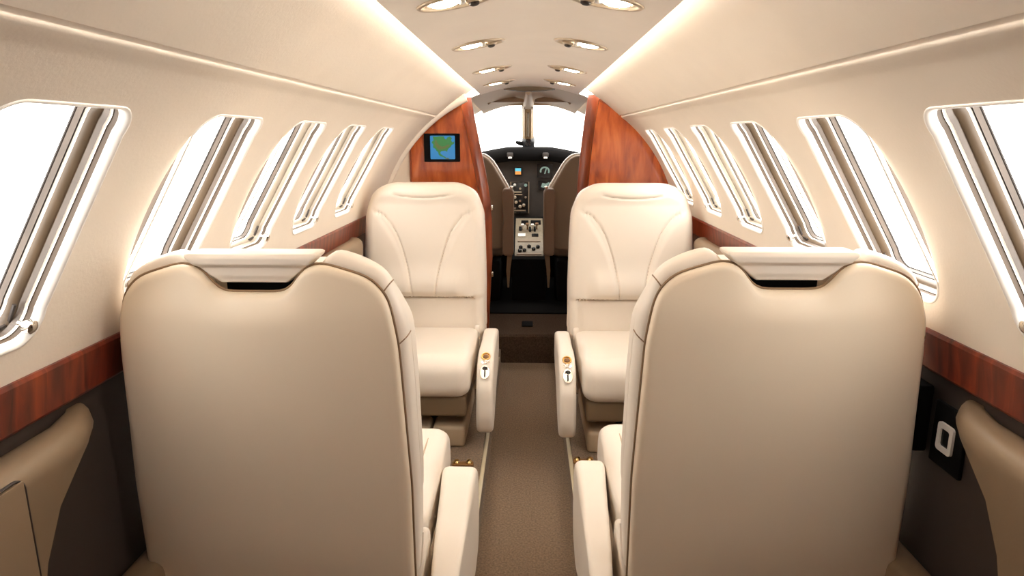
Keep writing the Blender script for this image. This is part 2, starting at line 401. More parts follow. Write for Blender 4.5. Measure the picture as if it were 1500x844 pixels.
# ------------------------------------------------------------------ passenger seats
def make_seat(loc, rotz, sg, label, rear_view):
    """local: faces +y, inboard = sg*x, y=0 is the rear face of the back, z=0 the raised floor"""
    root = empty('passenger_seat', loc, label, 'seat', 'cream leather cabin seats', rotz)
    SH = (0, 0, FZ)
    lean = lambda z: (.80 - z) * (.03 if rear_view else .11)
    mp = lambda x, z, w: (x, w + lean(z), z)
    C = (0, .66)
    N = 220
    full = rounded([(-.25, .36), (.25, .36), (.2575, .60), (.254, .78), (.248, .90), (.216, .985), (.150, 1.020), (-.150, 1.020), (-.216, .985), (-.248, .90), (-.254, .78), (-.2575, .60)], [.03, .03, .3, .3, .12, .06, .09, .09, .06, .12, .3, .3], N, 6)
    if rear_view: full = [Vector((p.x, p.y - .027 * smooth01((p.y - .84) / .16))) for p in full]     # this recline drops the front of the head roll
    g1 = [spline([(s * .205, .907), (s * .16, .884), (s * .115, .82), (s * .082, .73), (s * .060, .64), (s * .047, .553)], 5) for s in (-1, 1)]
    g1 = [[(p.x, p.y) for p in g] for g in g1]
    arc = [(p.x, p.y) for p in spline([(-.150, .982), (-.085, .967), (0, .961), (.085, .967), (.150, .982)], 5)]
    fold = [(-.262, .549), (.262, .549)]
    def hf(x, z):
        v = .012 * (1 - min(1, (x / .25) ** 2))
        up = smooth01((z - .549) / .03)
        v += .020 * math.exp(-((z - .60) / .06) ** 2) * up * (1 - smooth01((abs(x) - .13) / .06))      # lumbar roll over the fold
        v += .012 * smooth01((z - .93) / .06)                                                            # head roll
        if z < .549: v -= .014 * (1 - smooth01((abs(x) - .19) / .05)) + .004
        # side wings stand a little proud of the middle panel
        if .549 < z < .93:
            gx = .047 + max(0, z - .553) ** 2 * 1.15
            v += .005 * smooth01((abs(x) - gx) / .03) * smooth01((.93 - z) / .05)
        d = min(pl_dist(x, z, g1[0]), pl_dist(x, z, g1[1]), pl_dist(x, z, arc))
        v -= .0060 * math.exp(-(d / .0032) ** 2)
        d = abs(z - .549); v -= (.012 if abs(x) < .17 else .007) * math.exp(-(d / .0042) ** 2)
        return v
    if not rear_view: inner = 70
    else: inner = 14
    mb = MB(); slab(mb, full, C, .061, .135, .001, .046, mp, None, hf, inner)
    back = mb.build('backrest', M['leather'], root, 50, SH)
    if not rear_view:
        for pl, nm in ((g1[0], 'seam'), (g1[1], 'seam'), (arc, 'seam'), ([(-.252 + .0252 * k, .549) for k in range(21)], 'seam')):
            mb = MB(); mb.tube([mp(x, z, .1345 + hf(x, z) - .0002) for x, z in pl if abs(x) < .238 or nm == 'x'], .0012, 6)
            mb.build('seam', M['seam'], back, 35, SH)
    # rear bolster with a notch that holds the head pad
    bol = rounded([(-.253, .14), (.253, .14), (.2575, .60), (.2535, .78), (.2475, .90), (.215, .983), (.170, 1.006), (.128, 1.019), (.104, .99), (.075, .940), (-.075, .940), (-.104, .99), (-.128, 1.019), (-.170, 1.006), (-.215, .983), (-.2475, .90), (-.2535, .78), (-.2575, .60)],
                  [.03, .03, .3, .3, .12, .06, .04, .01, .02, .02, .02, .02, .01, .04, .06, .12, .3, .3], 280, 2)
    mb = MB(); slab(mb, bol, C,   .013, .0605, .022, .001, mp, None, None, 8)
    bo = mb.build('bolster', M['leather'], root, 50, SH)
    pr_ = pillow_rings(bol, C, .022, .013, None, -1, 2)[:6]
    for s in (-1, 1):                                       # the cross seams of the side band
        for qx, qz in ((s * .212, .962), (s * .246, .868)):
            i = min(range(len(bol)), key=lambda k: (bol[k].x - qx) ** 2 + (bol[k].y - qz) ** 2)
            pts = [mp(*pr_[k][i]) for k in range(5, -1, -1)] + [mp(bol[i].x, bol[i].y, .060)]
            mb = MB(); mb.tube(pts, .0013, 6); mb.build('seam', M['seam'], bo, 35, SH)
    for s in (-1, 1):
        hw = lambda z: .2535 + .0045 * (z - .24) / .36
        pts = [mp(s * (hw(z) - dx), z, w) for dx, w, z in ((.010, .0165, .400), (.0045, .022, .404), (.001, .030, .414), (0, .042, .434), (0, .052, .452), (0, .0595, .468))]
        mb = MB(); mb.tube(spline(pts, 4), .0030, 6); mb.build('welt', M['leather'], bo, 35, SH)
    # big rear leather shell
    sh = rounded([(-.247, .11), (.247, .11), (.248, .60), (.236, .86), (.222, .945), (.193, .977), (.150, .990), (.118, 1.000), (.090, .996), (.056, .951), (-.056, .951), (-.090, .996), (-.118, 1.000), (-.150, .990), (-.193, .977), (-.222, .945), (-.236, .86), (-.248, .60)],
                 [.03, .03, .3, .3, .08, .06, .06, .02, .03, .022, .022, .03, .02, .06, .06, .08, .3, .3], 300, 3)
    def hs(x, z):
        v = .016 * (1 - min(1, (x / .24) ** 2)) * smooth01((z - .2) / .3)
        v -= .010 * smooth01((z - .90) / .09)
        v -= .009 * math.exp(-((abs(x) / .075) ** 4)) * smooth01((z - .90) / .055)   # dished under the grip
        return v
    mb = MB(); slab(mb, sh, (0, .6), -.004, .0165, .014, .004, mp, hs, None, 26)
    shell = mb.build('back_shell', M['shell'], root, 50, SH)
    mb = MB(); wl = rounded([(p.x * 1.004, .6 + (p.y - .6) * 1.003) for p in sh], 0, 240)
    mb.tube([mp(p.x, p.y, .0118) for p in wl], .0024, 6, True)
    mb.build('piping', M['seam'], shell, 35, SH)
    # head pad: rolled bar over a sloping tongue above the hand slot
    mb = MB()
    pad = rounded([(-.056, .9665), (.056, .9665), (.096, .999), (.114, 1.0165), (-.114, 1.0165), (-.096, .999)], [.006, .006, .02, .008, .008, .02], 120, 0)
    def hp(x, z): return .010 * smooth01((z - .992) / .008) + .003 * smooth01((z - .97) / .01) - .006 * smooth01((z - 1.008) / .010)
    slab(mb, pad, (0, .995), .013, .0605, .004, .004, mp, hp, None, 24)
    mb.build('head_pad', M['leather'], root, 45, SH)
    mb = MB(); mb.rbox((0, .055 + lean(.95), .958), (.13, .006, .03), .002, 1)
    mb.build('hand_slot', M['black'], root, 40, SH)
    # side shroud below the bolster
    for s in (-1, 1):
        mb = MB(); o = rounded([(.012, .16), (.150, .16), (.165, .30), (.142, .44), (.06, .40), (.020, .385)], [.02, .03, .05, .02, .05, .02], 70)
        slab(mb, o, (.085, .28), .212, .236, .006, .010, lambda y, z, w: (s * (w + (.022 if rear_view else 0)), y + (.008 if rear_view else .035), z)); mb.build('side_shroud', M['leather'], root, 45, SH)
    # cushion
    CW = .232 if rear_view else .218
    L = .66 if not rear_view else .665
    o = rounded([(.165, .285), (L - .03, .285), (L, .315), (L - .008, .405), (L - .06, .438), (.165, .425)], [.02, .035, .05, .055, .12, .03], 90, 2)
    def hc(y, z): return .012 * smooth01((z - .28) / .05)
    mb = MB(); slab(mb, o, (.42, .36), -CW, CW, .045, .045, lambda y, z, w: (w, y, z), hc, hc, 8)
    cu = mb.build('seat_cushion', M['leather'], root, 45, SH)
    for s in (-1, 1) if rear_view else ():
        mb = MB(); pts = [(s * .196, y, z) for y, z in ((.24, .4265), (.36, .4300), (.48, .4345), (L - .075, .4335))]
        mb.tube(spline(pts, 5), .0022, 6); mb.build('seam', M['pale_seam'], cu, 35, SH)
    mb = MB(); mb.tube(spline([(s * .196, L - .085, .4338) for s in (-1, 0, 1)], 6), .0014, 6); mb.build('seam', M['pale_seam'], cu, 35, SH)
    # skirt, pedestal, covers
    mb = MB(); mb.rbox((0, .37, .248), (.43, .50, .078), .012, 3); mb.build('skirt', M['panel'], root, 40, SH)
    mb = MB(); mb.rbox((0, .33, .185), (.34, .36, .06), .006, 2); mb.build('slide_frame', M['gloss_black'], root, 40, SH)
    for x, w in ((-.128 * sg, .126), (.0 * sg, .122), (.128 * sg, .126)):
        mb = MB(); mb.rbox((x + .018 * sg, .37, .122), (w - .006, .47 if x * sg >= 0 else .44, .083), .014, 3); mb.build('pedestal_cover', M['cover'], root, 40, SH)
    # inboard and outboard armrests
    for s in (sg, -sg):
        if rear_view:
            pr = [(-.02, .30), (-.03, .395), (.04, .408), (.40, .410), (.47, .400), (.50, .360), (.50, .24), (.47, .17), (.36, .15), (.10, .24)]; rr = [.03, .03, .03, .06, .06, .03, .05, .04, .1, .05]
        else:
            pr = [(.12, .30), (.12, .405), (.20, .420), (.50, .424), (.59, .395), (.645, .320), (.660, .22), (.645, .155), (.58, .145), (.30, .24)]; rr = [.03, .03, .05, .08, .09, .06, .06, .03, .04, .1]
        if s != sg: pr = [(y, z - .03) for y, z in pr]
        o = rounded(pr, rr, 120, 2); w0, w1 = ((.244, .331 if sg > 0 else .319) if rear_view else (.252, .312)) if s == sg else (.243, .262)
        mb = MB(); slab(mb, o, (.33, .32), w0, w1, .016 if s == sg else .008, .018 if s == sg else .008, lambda y, z, w: (s * (w + ((.325 - w) / .081 * .034 * max(0, 1 - y / .45) if rear_view and s == sg else 0)), y, z), None, None, 8)
        a = mb.build('armrest', M['leather'], root, 45, SH)
        if s == sg and not rear_view:
            def prof(yq):
                return max(p.y for p in o if abs(p.x - yq) < .012)
            for yq, tilt, kind in ((.535, 22, 0), (.605, 47, 1)):
                zq = prof(yq); ax = Vector((0, math.sin(rad(tilt)), math.cos(rad(tilt)))); c = Vector((s * .282, yq, zq - .003))
                mb = MB()
                if kind == 0:
                    mb.lathe([(.0165, -.004), (.0175, .003), (.0165, .0055), (.0135, .0055), (.0125, .002), (.0005, .002)], c, ax, 24, 1, 1.25, (1, 0, 0))
                    bz = mb.build('control_bezel', M['brass'], a, 50, SH)
                    mb = MB(); mb.lathe([(.0115, .0015), (.011, .005), (.007, .0085), (.0005, .0095)], c - ax.cross(Vector((1, 0, 0))) * -.002, ax, 20, 1, 1.1, (1, 0, 0)); mb.build('recline_button', M['brown'], bz, 50, SH)
                else:
                    mb.lathe([(.0165, -.004), (.0175, .003), (.0165, .0055), (.0135, .0055), (.0125, .002), (.0005, .002)], c, ax, 24, 1, 1.6, (1, 0, 0))
                    bz = mb.build('control_bezel', M['chrome'], a, 50, SH)
                    dn = ax.cross(Vector((1, 0, 0)))
                    rot = Matrix.Rotation(-rad(tilt), 3, 'X')
                    mb = MB(); mb.rbox(c + ax * .006, (.005, .034, .006), .002, 2, rot); mb.rbox(c + ax * .0062 - rot @ Vector((0, .015, 0)), (.018, .007, .006), .002, 2, rot); mb.build('release_lever', M['gloss_black'], bz, 40, SH)
            # chrome crescent plate between the two controls
            yq = .568; zq = prof(yq); ax = Vector((0, math.sin(rad(36)), math.cos(rad(36))))
            mb = MB(); mb.lathe([(.0165, -.004), (.0155, .004), (.010, .0065), (.0005, .007)], Vector((s * .282, yq, zq - .0025)), ax, 20, 1, .62, (1, 0, 0)); mb.build('latch_plate', M['chrome'], a, 50, SH)
    return root

make_seat((-.455, 1.055, FZ), 0, 1, 'cream leather seat with its back to the viewer, across the aisle from the power socket', True)
make_seat((.440, 1.095, FZ), 0, -1, 'cream leather seat with its back to the viewer, next to the power socket', True)
make_seat((-.437, 2.865, FZ), math.pi, -1, 'cream leather seat facing the viewer in front of the bulkhead with the map screen', False)
make_seat((.424, 2.83, FZ), math.pi, 1, 'cream leather seat facing the viewer in front of the plain mahogany bulkhead', False)

# brass fittings on the floor behind the near armrests
for i, (x, y, lab) in enumerate(((-.226, 2.13, 'small brass seat track fitting on the carpet, map screen side'), (.200, 2.16, 'small brass seat track fitting on the carpet, power socket side'))):
    t = empty('track_fitting', (x, y, FZ), lab, 'fitting', 'brass seat track fittings')
    mb = MB(); mb.rbox((0, 0, .004), (.075, .03, .008), .003, 2); mb.build('base_plate', M['brown'], t)
    for s in (-1, 1):
        mb = MB(); mb.lathe([(.011, .006), (.012, .012), (.008, .018), (.001, .019)], (s * .022, 0, 0), (0, 0, 1), 16); mb.build('stud', M['brass'], t)

# power socket in the recess beside the near right seat
t = empty('power_socket', (.737, 1.085, .69), 'square white rimmed power socket low on the dark sidewall', 'socket')
mb = MB(); mb.rbox((-.004, 0, 0), (.008, .085, .115), .003, 2); mb.build('back_plate', M['black'], t)
mb = MB(); oo = roundrect(-.021, .021, -.026, .026, .007, 5); oi = roundrect(-.012, .012, -.016, .016, .004, 5)
mb.grid_loop([[(-.008, y, z) for y, z in oo], [(-.0125, y, z) for y, z in oo], [(-.0125, y, z) for y, z in oi], [(-.009, y, z) for y, z in oi]]); mb.build('rim', M['white'], t, 30)
mb = MB(); mb.rbox((-.0085, 0, 0), (.002, .026, .034), .0005, 1); mb.build('cover', M['gloss_black'], t)
t = tag(MB().rbox((0, 0, 0), (.026, .07, .13), .006, 2).build('junction_box', M['black']), 'black box on the dark sidewall next to the power socket', 'box'); t.location = (.724, 1.18, .70)  # black junction box on the sidewall beside the socket

# ------------------------------------------------------------------ ceiling reading lights
def lamp(sg, y, label, k):
    th = rad(90 - sg * 10.3)
    c = Vector(((R - .001) * math.cos(th), y, ZC + (R - .001) * math.sin(th)))
    dn = -Vector((math.cos(th), 0, math.sin(th))); tx = Vector((math.sin(th), 0, -math.cos(th))) * (1 if sg > 0 else -1)   # outboard
    t = empty('reading_light', c, label, 'ceiling light', 'reading lights in the cabin ceiling')
    def ell(rx, ry, h, cx=0., n=40): return [tx * (cx + rx * math.cos(2 * math.pi * i / n)) + Vector((0, ry * math.sin(2 * math.pi * i / n), 0)) + dn * h for i in range(n)]
    mb = MB(); mb.grid_loop([ell(.071, .048, -.001), ell(.071, .048, .003), ell(.067, .045, .006), ell(.061, .040, .005), ell(.058, .037, .0015), ell(.056, .035, .001), ell(.053, .033, .002), ell(.050, .030, .0005)]).build('bezel', M['satin'], t, 60)
    mb = MB(); mb.grid_loop([ell(.0505, .0305, .0008), ell(.046, .027, .0002), ell(.001, .001, .0002)]).build('recess', M['satin'], t, 40)
    mb = MB(); mb.grid_loop([ell(.026, .023, .0005, .019), ell(.025, .022, .0035, .019), ell(.018, .016, .006, .019), ell(.001, .001, .007, .019)]).build('lens', M['lamp'], t, 60)
    mb = MB(); mb.lathe([(.015, .001), (.0155, .006), (.012, .010), (.010, .008), (.001, .007)], tx * -.032, dn, 20); g = mb.build('air_nozzle', M['satin'], t)
    mb = MB(); mb.lathe([(.0098, .0075), (.009, .013), (.005, .015), (.0005, .015)], tx * -.032, dn, 16); mb.build('nozzle_core', M['gasket'], g)
    mb = MB(); mb.lathe([(.006, .002), (.006, .008), (.004, .010), (.0005, .010)], tx * -.0115 + Vector((0, -.008, 0)), dn, 14); mb.build('push_button', M['white'], t)
for y, nm in ((.36, 'unseen, added to light the near seat backs'), (1.245, 'fourth from the bulkhead'), (1.79, 'third from the bulkhead'), (2.42, 'second from the bulkhead'), (2.98, 'nearest the bulkhead')):  # rearmost pair is out of view, added to light the near seat backs
    for sg, sd in ((-1, 'map screen side'), (1, 'side away from the map screen')):
        lamp(sg, y, 'oval ceiling light with air nozzle, %s, %s' % (nm, sd), 0)

# ------------------------------------------------------------------ bulkheads
BY = 3.30
def arc_pts(sg, a0, a1, r, n): return [(sg * r * math.cos(rad(a0 + (a1 - a0) * k / n)), ZC + r * math.sin(rad(a0 + (a1 - a0) * k / n))) for k in range(n + 1)]
def bulkhead(sg, inner, outer, label):
    t = empty('bulkhead_partition', (0, BY, FZ), label, 'partition', 'mahogany bulkhead panels')
    SHV = (0, BY, FZ)
    poly = inner + outer                                   # closed outline in x, z
    def prism(pl, y0, y1, mb):
        n = len(pl); return mb.grid_loop([[(x, y0, z) for x, z in pl], [(x, y1, z) for x, z in pl]], cap0=True, cap1=True)
    d = .05
    face = [(x + sg * d, z) for x, z in inner[1:]] + outer
    mb = prism(face, BY, BY + .03, MB()); mb.build('veneer_panel', M['wood'], t, 30, SHV)
    # rounded darker jamb that turns into the doorway
    mb = MB(); rings = []
    for x, z in inner:
        rings.append([(x + sg * d * math.cos(rad(9 * k)), BY - .001 + .05 * math.sin(rad(9 * k)), z) for k in range(11)] + [(x, BY + .075, z), (x + sg * .03, BY + .075, z), (x + sg * d, BY + .03, z)])
    mb.grid_loop(rings, cap0=True, cap1=True); j = mb.build('jamb', M['wood_dark'], t, 40, SHV)
    mb = MB(); mb.tube([(x - sg * .003, BY - .001, z - .003) for x, z in outer if z > .5], .0045, 6); mb.build('edge_bead', M['wood_dark'], t, 60, SHV)
    return t, j
innL = [(-.285, 1.397), (-.268, 1.30), (-.243, 1.17), (-.215, 1.03), (-.194, .90), (-.186, .78), (-.186, .60), (-.200, .35), (-.212, FZ)]
outL = [(-.585, FZ), (-.585, .6)] + [(-.585, z) for z in (.9, 1.17)] + [p for p in arc_pts(-1, 41.5, 63.6, .752, 14)]
# order: inner goes down, outer comes back up along the skin to the top
bL, jL = bulkhead(-1, innL, outL, 'mahogany bulkhead panel with a map screen set in it')
innR = [(.287, 1.408), (.272, 1.30), (.258, 1.17), (.246, 1.03), (.240, .87), (.232, .70), (.222, .50), (.212, .30), (.208, FZ)]
outR = [(.60, FZ), (.737, .30), (.745, .715)] + [p for p in arc_pts(1, 4, 63.4, .750, 20)]
bR, jR = bulkhead(1, innR, outR, 'plain mahogany bulkhead panel without a screen')
for j, zs, x in ((jL, (.86, .52), -.185), (jR, (.86, .62, .30), .226)):
    for z in zs:
        mb = MB(); mb.rbox((x - (.0 if x < 0 else 0), BY + .03, z), (.012, .02, .026), .003, 2); mb.build('door_catch', M['chrome'], j, 40, (0, BY, FZ))
# cream filler and rolled arch trim beside the left panel, thin arch beside the right one
mb = MB(); pl = [(-.588, FZ), (-.745, FZ), (-.745, .715)] + arc_pts(-1, 4, 41, .745, 12) + [(-.588, 1.16)]
mb.grid_loop([[(x, BY + .004, z) for x, z in pl], [(x, BY + .03, z) for x, z in pl]], cap0=True, cap1=True)
o = struct(mb.build('wall_filler', M['liner'], angle=30), 'cream filler between the map screen bulkhead and the sidewall')
mb = MB(); mb.tube([(x, BY - .055, z) for x, z in arc_pts(-1, -5, 66, .738, 36)], .021, 10); mb.tube([(x, BY - .012, z) for x, z in arc_pts(-1, -5, 66, .745, 36)], .012, 10)
struct(mb.build('trim_7', M['liner'], angle=60), 'rolled cream arch where the sidewall meets the bulkhead')

# map display
def fl(px): return px
mx0, mx1, mz0, mz1 = -.512, -.337, 1.089, 1.224
t = empty('map_display', ((mx0 + mx1) / 2, BY, (mz0 + mz1) / 2), 'black framed screen with a green and blue map on the bulkhead', 'screen')
W, H = mx1 - mx0, mz1 - mz0
mb = MB()
oo = roundrect(-W / 2, W / 2, -H / 2, H / 2, .004, 4); oi = roundrect(-.057, .064, -.055, .057, .004, 4)
mb.grid_loop([[(x, 0, z) for x, z in oo], [(x, -.009, z) for x, z in oo], [(x, -.011, z) for x, z in roundrect(-W / 2 + .002, W / 2 - .002, -H / 2 + .002, H / 2 - .002, .004, 4)], [(x, -.011, z) for x, z in oi], [(x, -.006, z) for x, z in oi]])
mb.build('bezel', M['black'], t, 30)
mb = MB(); mb.grid_loop([[(x, -.0065, z) for x, z in oi]], cap0=True) if False else mb.add([(x, -.0065, z) for x, z in oi], [tuple(range(len(oi)))])
sc = mb.build('screen', M['sea'], t, smooth=False)
# land drawn in screen fractions (u right, v up)
def patch(name, pts, m, dy):
    mb = MB(); q = [(-.057 + .121 * u, -.0068 - dy, -.055 + .112 * v) for u, v in pts]; mb.add(q, [tuple(range(len(q)))]); return mb.build(name, m, sc, smooth=False)
patch('land', [(.10, .97), (.14, .82), (.05, .72), (.12, .62), (.10, .50), (.20, .44), (.24, .36), (.31, .30), (.33, .20), (.40, .12), (.50, .10), (.57, .05), (.64, .04), (.60, .10), (.52, .14), (.47, .19), (.42, .21), (.40, .28), (.44, .34), (.52, .35), (.60, .36), (.68, .31), (.69, .37), (.73, .45), (.82, .52), (.86, .60), (.96, .66), (.98, .76), (.90, .72), (.84, .80), (.88, .90), (.80, .97), (.70, .93), (.64, .84), (.58, .88), (.56, .97), (.40, .98), (.25, .96)], M['land'], 0)
patch('highland', [(.20, .80), (.17, .66), (.22, .54), (.30, .42), (.36, .36), (.40, .42), (.50, .44), (.62, .46), (.74, .54), (.80, .62), (.70, .62), (.58, .55), (.46, .54), (.36, .60), (.28, .70), (.26, .82)], M['ridge'], .0002)
patch('island', [(.55, .02), (.70, .00), (.78, .03), (.68, .06)], M['ridge'], .0001)
# ------------------------------------------------------------------ flight deck
CY = 4.95
def cp(a, y, r): return (r * math.cos(rad(a)), y, ZC + r * math.sin(rad(a)))
for sg, nm in ((-1, 'left'), (1, 'right')):
    mb = MB(); A = [0, 12, 24, 36]
    mb.grid_loop([[(sg * r, y, z) for z in (.16, .45)] + [(sg * cp(a, y, r)[0], y, cp(a, y, r)[2]) for a in A] for y, r in ((3.34, .745), (4.3, .735), (CY + .1, .72))], closed=False)
    struct(mb.build('wall_cockpit_' + nm, M['kick'], angle=40), 'dark flight deck side wall')
    mb = MB()
    A = [36, 42, 48, 54, 60, 66]
    mb.grid_loop([[(sg * cp(a, y, r)[0], y, cp(a, y, r)[2]) for a in A] for y, r in ((3.34, .745), (3.8, .738), (4.18, .712))], closed=False)
    struct(mb.build('wall_cockpit_upper_' + nm, M['cockpit'], angle=40), 'tan upper side lining of the flight deck')
mb = MB(); A = [66 + 48 * k / 20 for k in range(21)]
mb.grid_loop([[cp(a, y, r) for a in A] for y, r in ((3.40, .742), (3.6, .738), (3.9, .722), (4.15, .704), (4.235, .694))], closed=False)
struct(mb.build('ceiling_cockpit', M['cockpit'], angle=40), 'tan arched headliner over the flight deck')
mb = MB(); rings = []
for k in range(25):
    a = 80 + 20 * k / 24; w = .020 * math.sin(math.pi * k / 24) + .001
    rings.append([cp(a, 3.41, R + .003), cp(a, 3.41, R - w), cp(a, 3.47, R - w), cp(a, 3.47, R + .003)])
mb.grid_loop(rings, cap0=True, cap1=True); struct(mb.build('trim_8', M['header'], angle=40), 'brown crescent painting the shadow gap where the cabin ceiling ends')  # crescent paints the shadow arch at the end of the cabin ceiling

# windshield, raked: top edge near the pilots' heads, foot at the glareshield
mb = MB()
zt, zb, yt, yb0 = 1.405, 1.09, 4.22, 4.93
mb.tube([(-.66, 4.10, 1.13), (-.60, 4.14, 1.25), (-.52, 4.18, 1.345), (-.42, 4.21, 1.395), (-.2, 4.22, 1.408), (0, 4.22, 1.410), (.2, 4.22, 1.408), (.42, 4.21, 1.395), (.52, 4.18, 1.345), (.60, 4.14, 1.25), (.66, 4.10, 1.13)], .013, 8)
win = struct(mb.build('window_12', M['cockpit'], angle=60), 'bright raked two piece windshield with centre post')
def wpt(x, t): return Vector((x, yt + (yb0 - yt) * t, zt + (zb - zt) * t))
px = -.008
mb = MB(); mb.grid_loop([[(px + sx_ * w_, yt + (yb0 - yt) * t + dy_, zt + (zb - zt) * t - dz_) for sx_, dy_, dz_ in ((-1, .02, .0), (-1, -.01, .02), (-.55, -.03, .03), (.55, -.03, .03), (1, -.01, .02), (1, .02, .0))] for t, w_ in ((0, .036), (.2, .037), (.4, .038), (.57, .038))], cap0=True, cap1=True)
mb.build('centre_post', M['post'], win, 30)
mb = MB(); mb.tube([(px, yt + (yb0 - yt) * t - .03, zt + (zb - zt) * t - .031) for t in (.05, .3, .5)], .008, 8); mb.build('post_strip', M['pedestal'], win)
for s in (-1, 1):
    mb = MB(); mb.lathe([(.008, 0), (.009, .01), (.006, .016), (.001, .017)], (px + s * .022, 4.20, 1.388), (0, -1, 0), 12); mb.build('post_bolt', M['satin'], win)
    mb = MB(); mb.add([(s * .03 + px, yb0, zb), (s * .52, yb0 - .08, zb - .02), (s * .42, yt, zt - .012), (s * .03 + px, yt, zt)], [(0, 1, 2, 3)]); mb.build('windshield_pane', M['glass'], win)
    mb = MB(); mb.add([(s * .54, yb0 - .09, zb - .02), (s * .69, 4.12, 1.06), (s * .61, 4.14, 1.245), (s * .53, 4.18, 1.34), (s * .44, yt, zt - .02)], [(0, 1, 2, 3, 4)]); mb.build('side_pane', M['glass'], win)
    mb = MB(); mb.tube([(s * .53, yb0 - .085, zb - .03), (s * .43, yt, zt - .015)], .014, 8); mb.build('corner_post', M['cockpit'], win)
for s, lb in ((-1, 'map screen side'), (1, 'side away from the map screen')):
    t = empty('sun_visor', (s * .135, 3.92, 1.428), 'brown smoked sun visor tucked under the flight deck headliner, ' + lb, 'sun visor', 'flight deck sun visors')
    mb = MB(); o = rounded([(-.105, -.024), (.10, -.024), (.105, -.004), (.04, .008), (-.04, .008), (-.105, -.006)] if s > 0 else [(-.10, -.024), (.105, -.024), (.105, -.006), (.04, .008), (-.04, .008), (-.105, -.004)], .012, 50)
    slab(mb, o, (0, -.008), -.006, .006, .003, .003, lambda x, z, w: (x, w + z * -.6, z - .002)); mb.build('visor_blade', M['visor'], t)
    mb = MB(); mb.tube([(s * .085, 0, -.022), (s * .098, -.008, -.036)], .006, 8); mb.build('hinge_arm', M['cockpit'], t)
t = empty('overhead_fairing', (-.005, 3.95, 1.42), 'tan fairing on the flight deck ceiling above the windshield post', 'fairing')
mb = MB(); mb.tube([(0, -.40, .014), (0, -.2, .008), (0, .05, -.004), (0, .25, -.014)], [.014, .018, .026, .034], 12); mb.build('fairing_body', M['cockpit'], t)
for s in (-1, 1):
    mb = MB(); mb.lathe([(.007, 0), (.008, .006), (.005, .011), (.001, .012)], (s * .022, .20, -.040), (0, -1, 0), 12); mb.build('stud', M['white'], t)

# glareshield, instrument panel
def arcz(x): return 1.146 - .26 * max(0, abs(x) - .13) ** 1.25
t = empty('instrument_panel', (0, 4.68, .16), 'dark instrument panel under a black glareshield', 'instrument panel')
SHV = (0, 4.68, .16)
mb = MB(); xs = [-.64 + 1.28 * k / 40 for k in range(41)]
mb.grid_loop([[(x, 4.60, arcz(x) - .095), (x, 4.575, arcz(x) - .06), (x, 4.58, arcz(x) - .02), (x, 4.60, arcz(x)), (x, 4.90, arcz(x) - .02), (x, 4.95, arcz(x) - .05), (x, 4.95, arcz(x) - .12)] for x in xs], cap0=True, cap1=True)
gs = mb.build('glareshield', M['black'], t, 50, SHV)
mb = MB(); mb.grid_loop([[(x, 4.68, .56), (x, 4.66, arcz(x) - .085), (x, 4.76, arcz(x) - .085), (x, 4.76, .56)] for x in xs], cap0=True, cap1=True); mb.build('panel_face', M['instr'], t, 40, SHV)
for x in (-.128, .112):
    mb = MB(); mb.rbox((x, 4.572, 1.092), (.042, .02, .030), .006, 2); v = mb.build('air_vent', M['instr'], t, 40, SHV)
    mb = MB(); mb.rbox((x, 4.562, 1.073), (.026, .014, .013), .004, 2); mb.build('vent_tab', M['white'], v, 40, SHV)
def disp(x, z, w, h, nm, items):
    mb = MB(); oo = roundrect(x - w / 2, x + w / 2, z - h / 2, z + h / 2, .005, 3); oi = roundrect(x - w / 2 + .005, x + w / 2 - .005, z - h / 2 + .005, z + h / 2 - .005, .003, 3)
    mb.grid_loop([[(a, 4.668, b) for a, b in oo], [(a, 4.655, b) for a, b in oo], [(a, 4.655, b) for a, b in oi], [(a, 4.660, b) for a, b in oi]], cap1=True)
    d = mb.build(nm, M['gloss_black'], t, 30, SHV)
    for (n2, m2, pts) in items:
        m_ = MB(); m_.add([(x + a * w, 4.6585, z + b * h) for a, b in pts], [tuple(range(len(pts)))]); m_.build(n2, M[m2], d, 30, SHV, smooth=False)
    return d
disp(-.075, .978, .056, .056, 'attitude_display', [('sky_field', 'disp_sky', [(-.36, 0), (.36, 0), (.36, .38), (-.36, .38)]), ('ground_field', 'disp_gnd', [(-.36, -.38), (.36, -.38), (.36, 0), (-.36, 0)])])
def ringpts(r0, r1, a0, a1, n=14):
    return [(r1 * math.cos(rad(a0 + (a1 - a0) * k / n)), r1 * math.sin(rad(a0 + (a1 - a0) * k / n))) for k in range(n + 1)] + [(r0 * math.cos(rad(a1 - (a1 - a0) * k / n)), r0 * math.sin(rad(a1 - (a1 - a0) * k / n))) for k in range(n + 1)]
disp(.110, .980, .105, .095, 'dial_display', [('dial_scale', 'disp_grn', ringpts(.22, .33, -30, 200)), ('needle', 'disp_grn', [(-.04, -.2), (.04, -.2), (.14, .18), (.06, .2)])])
disp(.113, .884, .095, .066, 'chart_display', [('chart_trace', 'disp_grn', [(-.30, -.2), (-.1, -.28), (.1, -.1), (.34, .12), (.30, .32), (.05, .15), (-.2, .22)])])
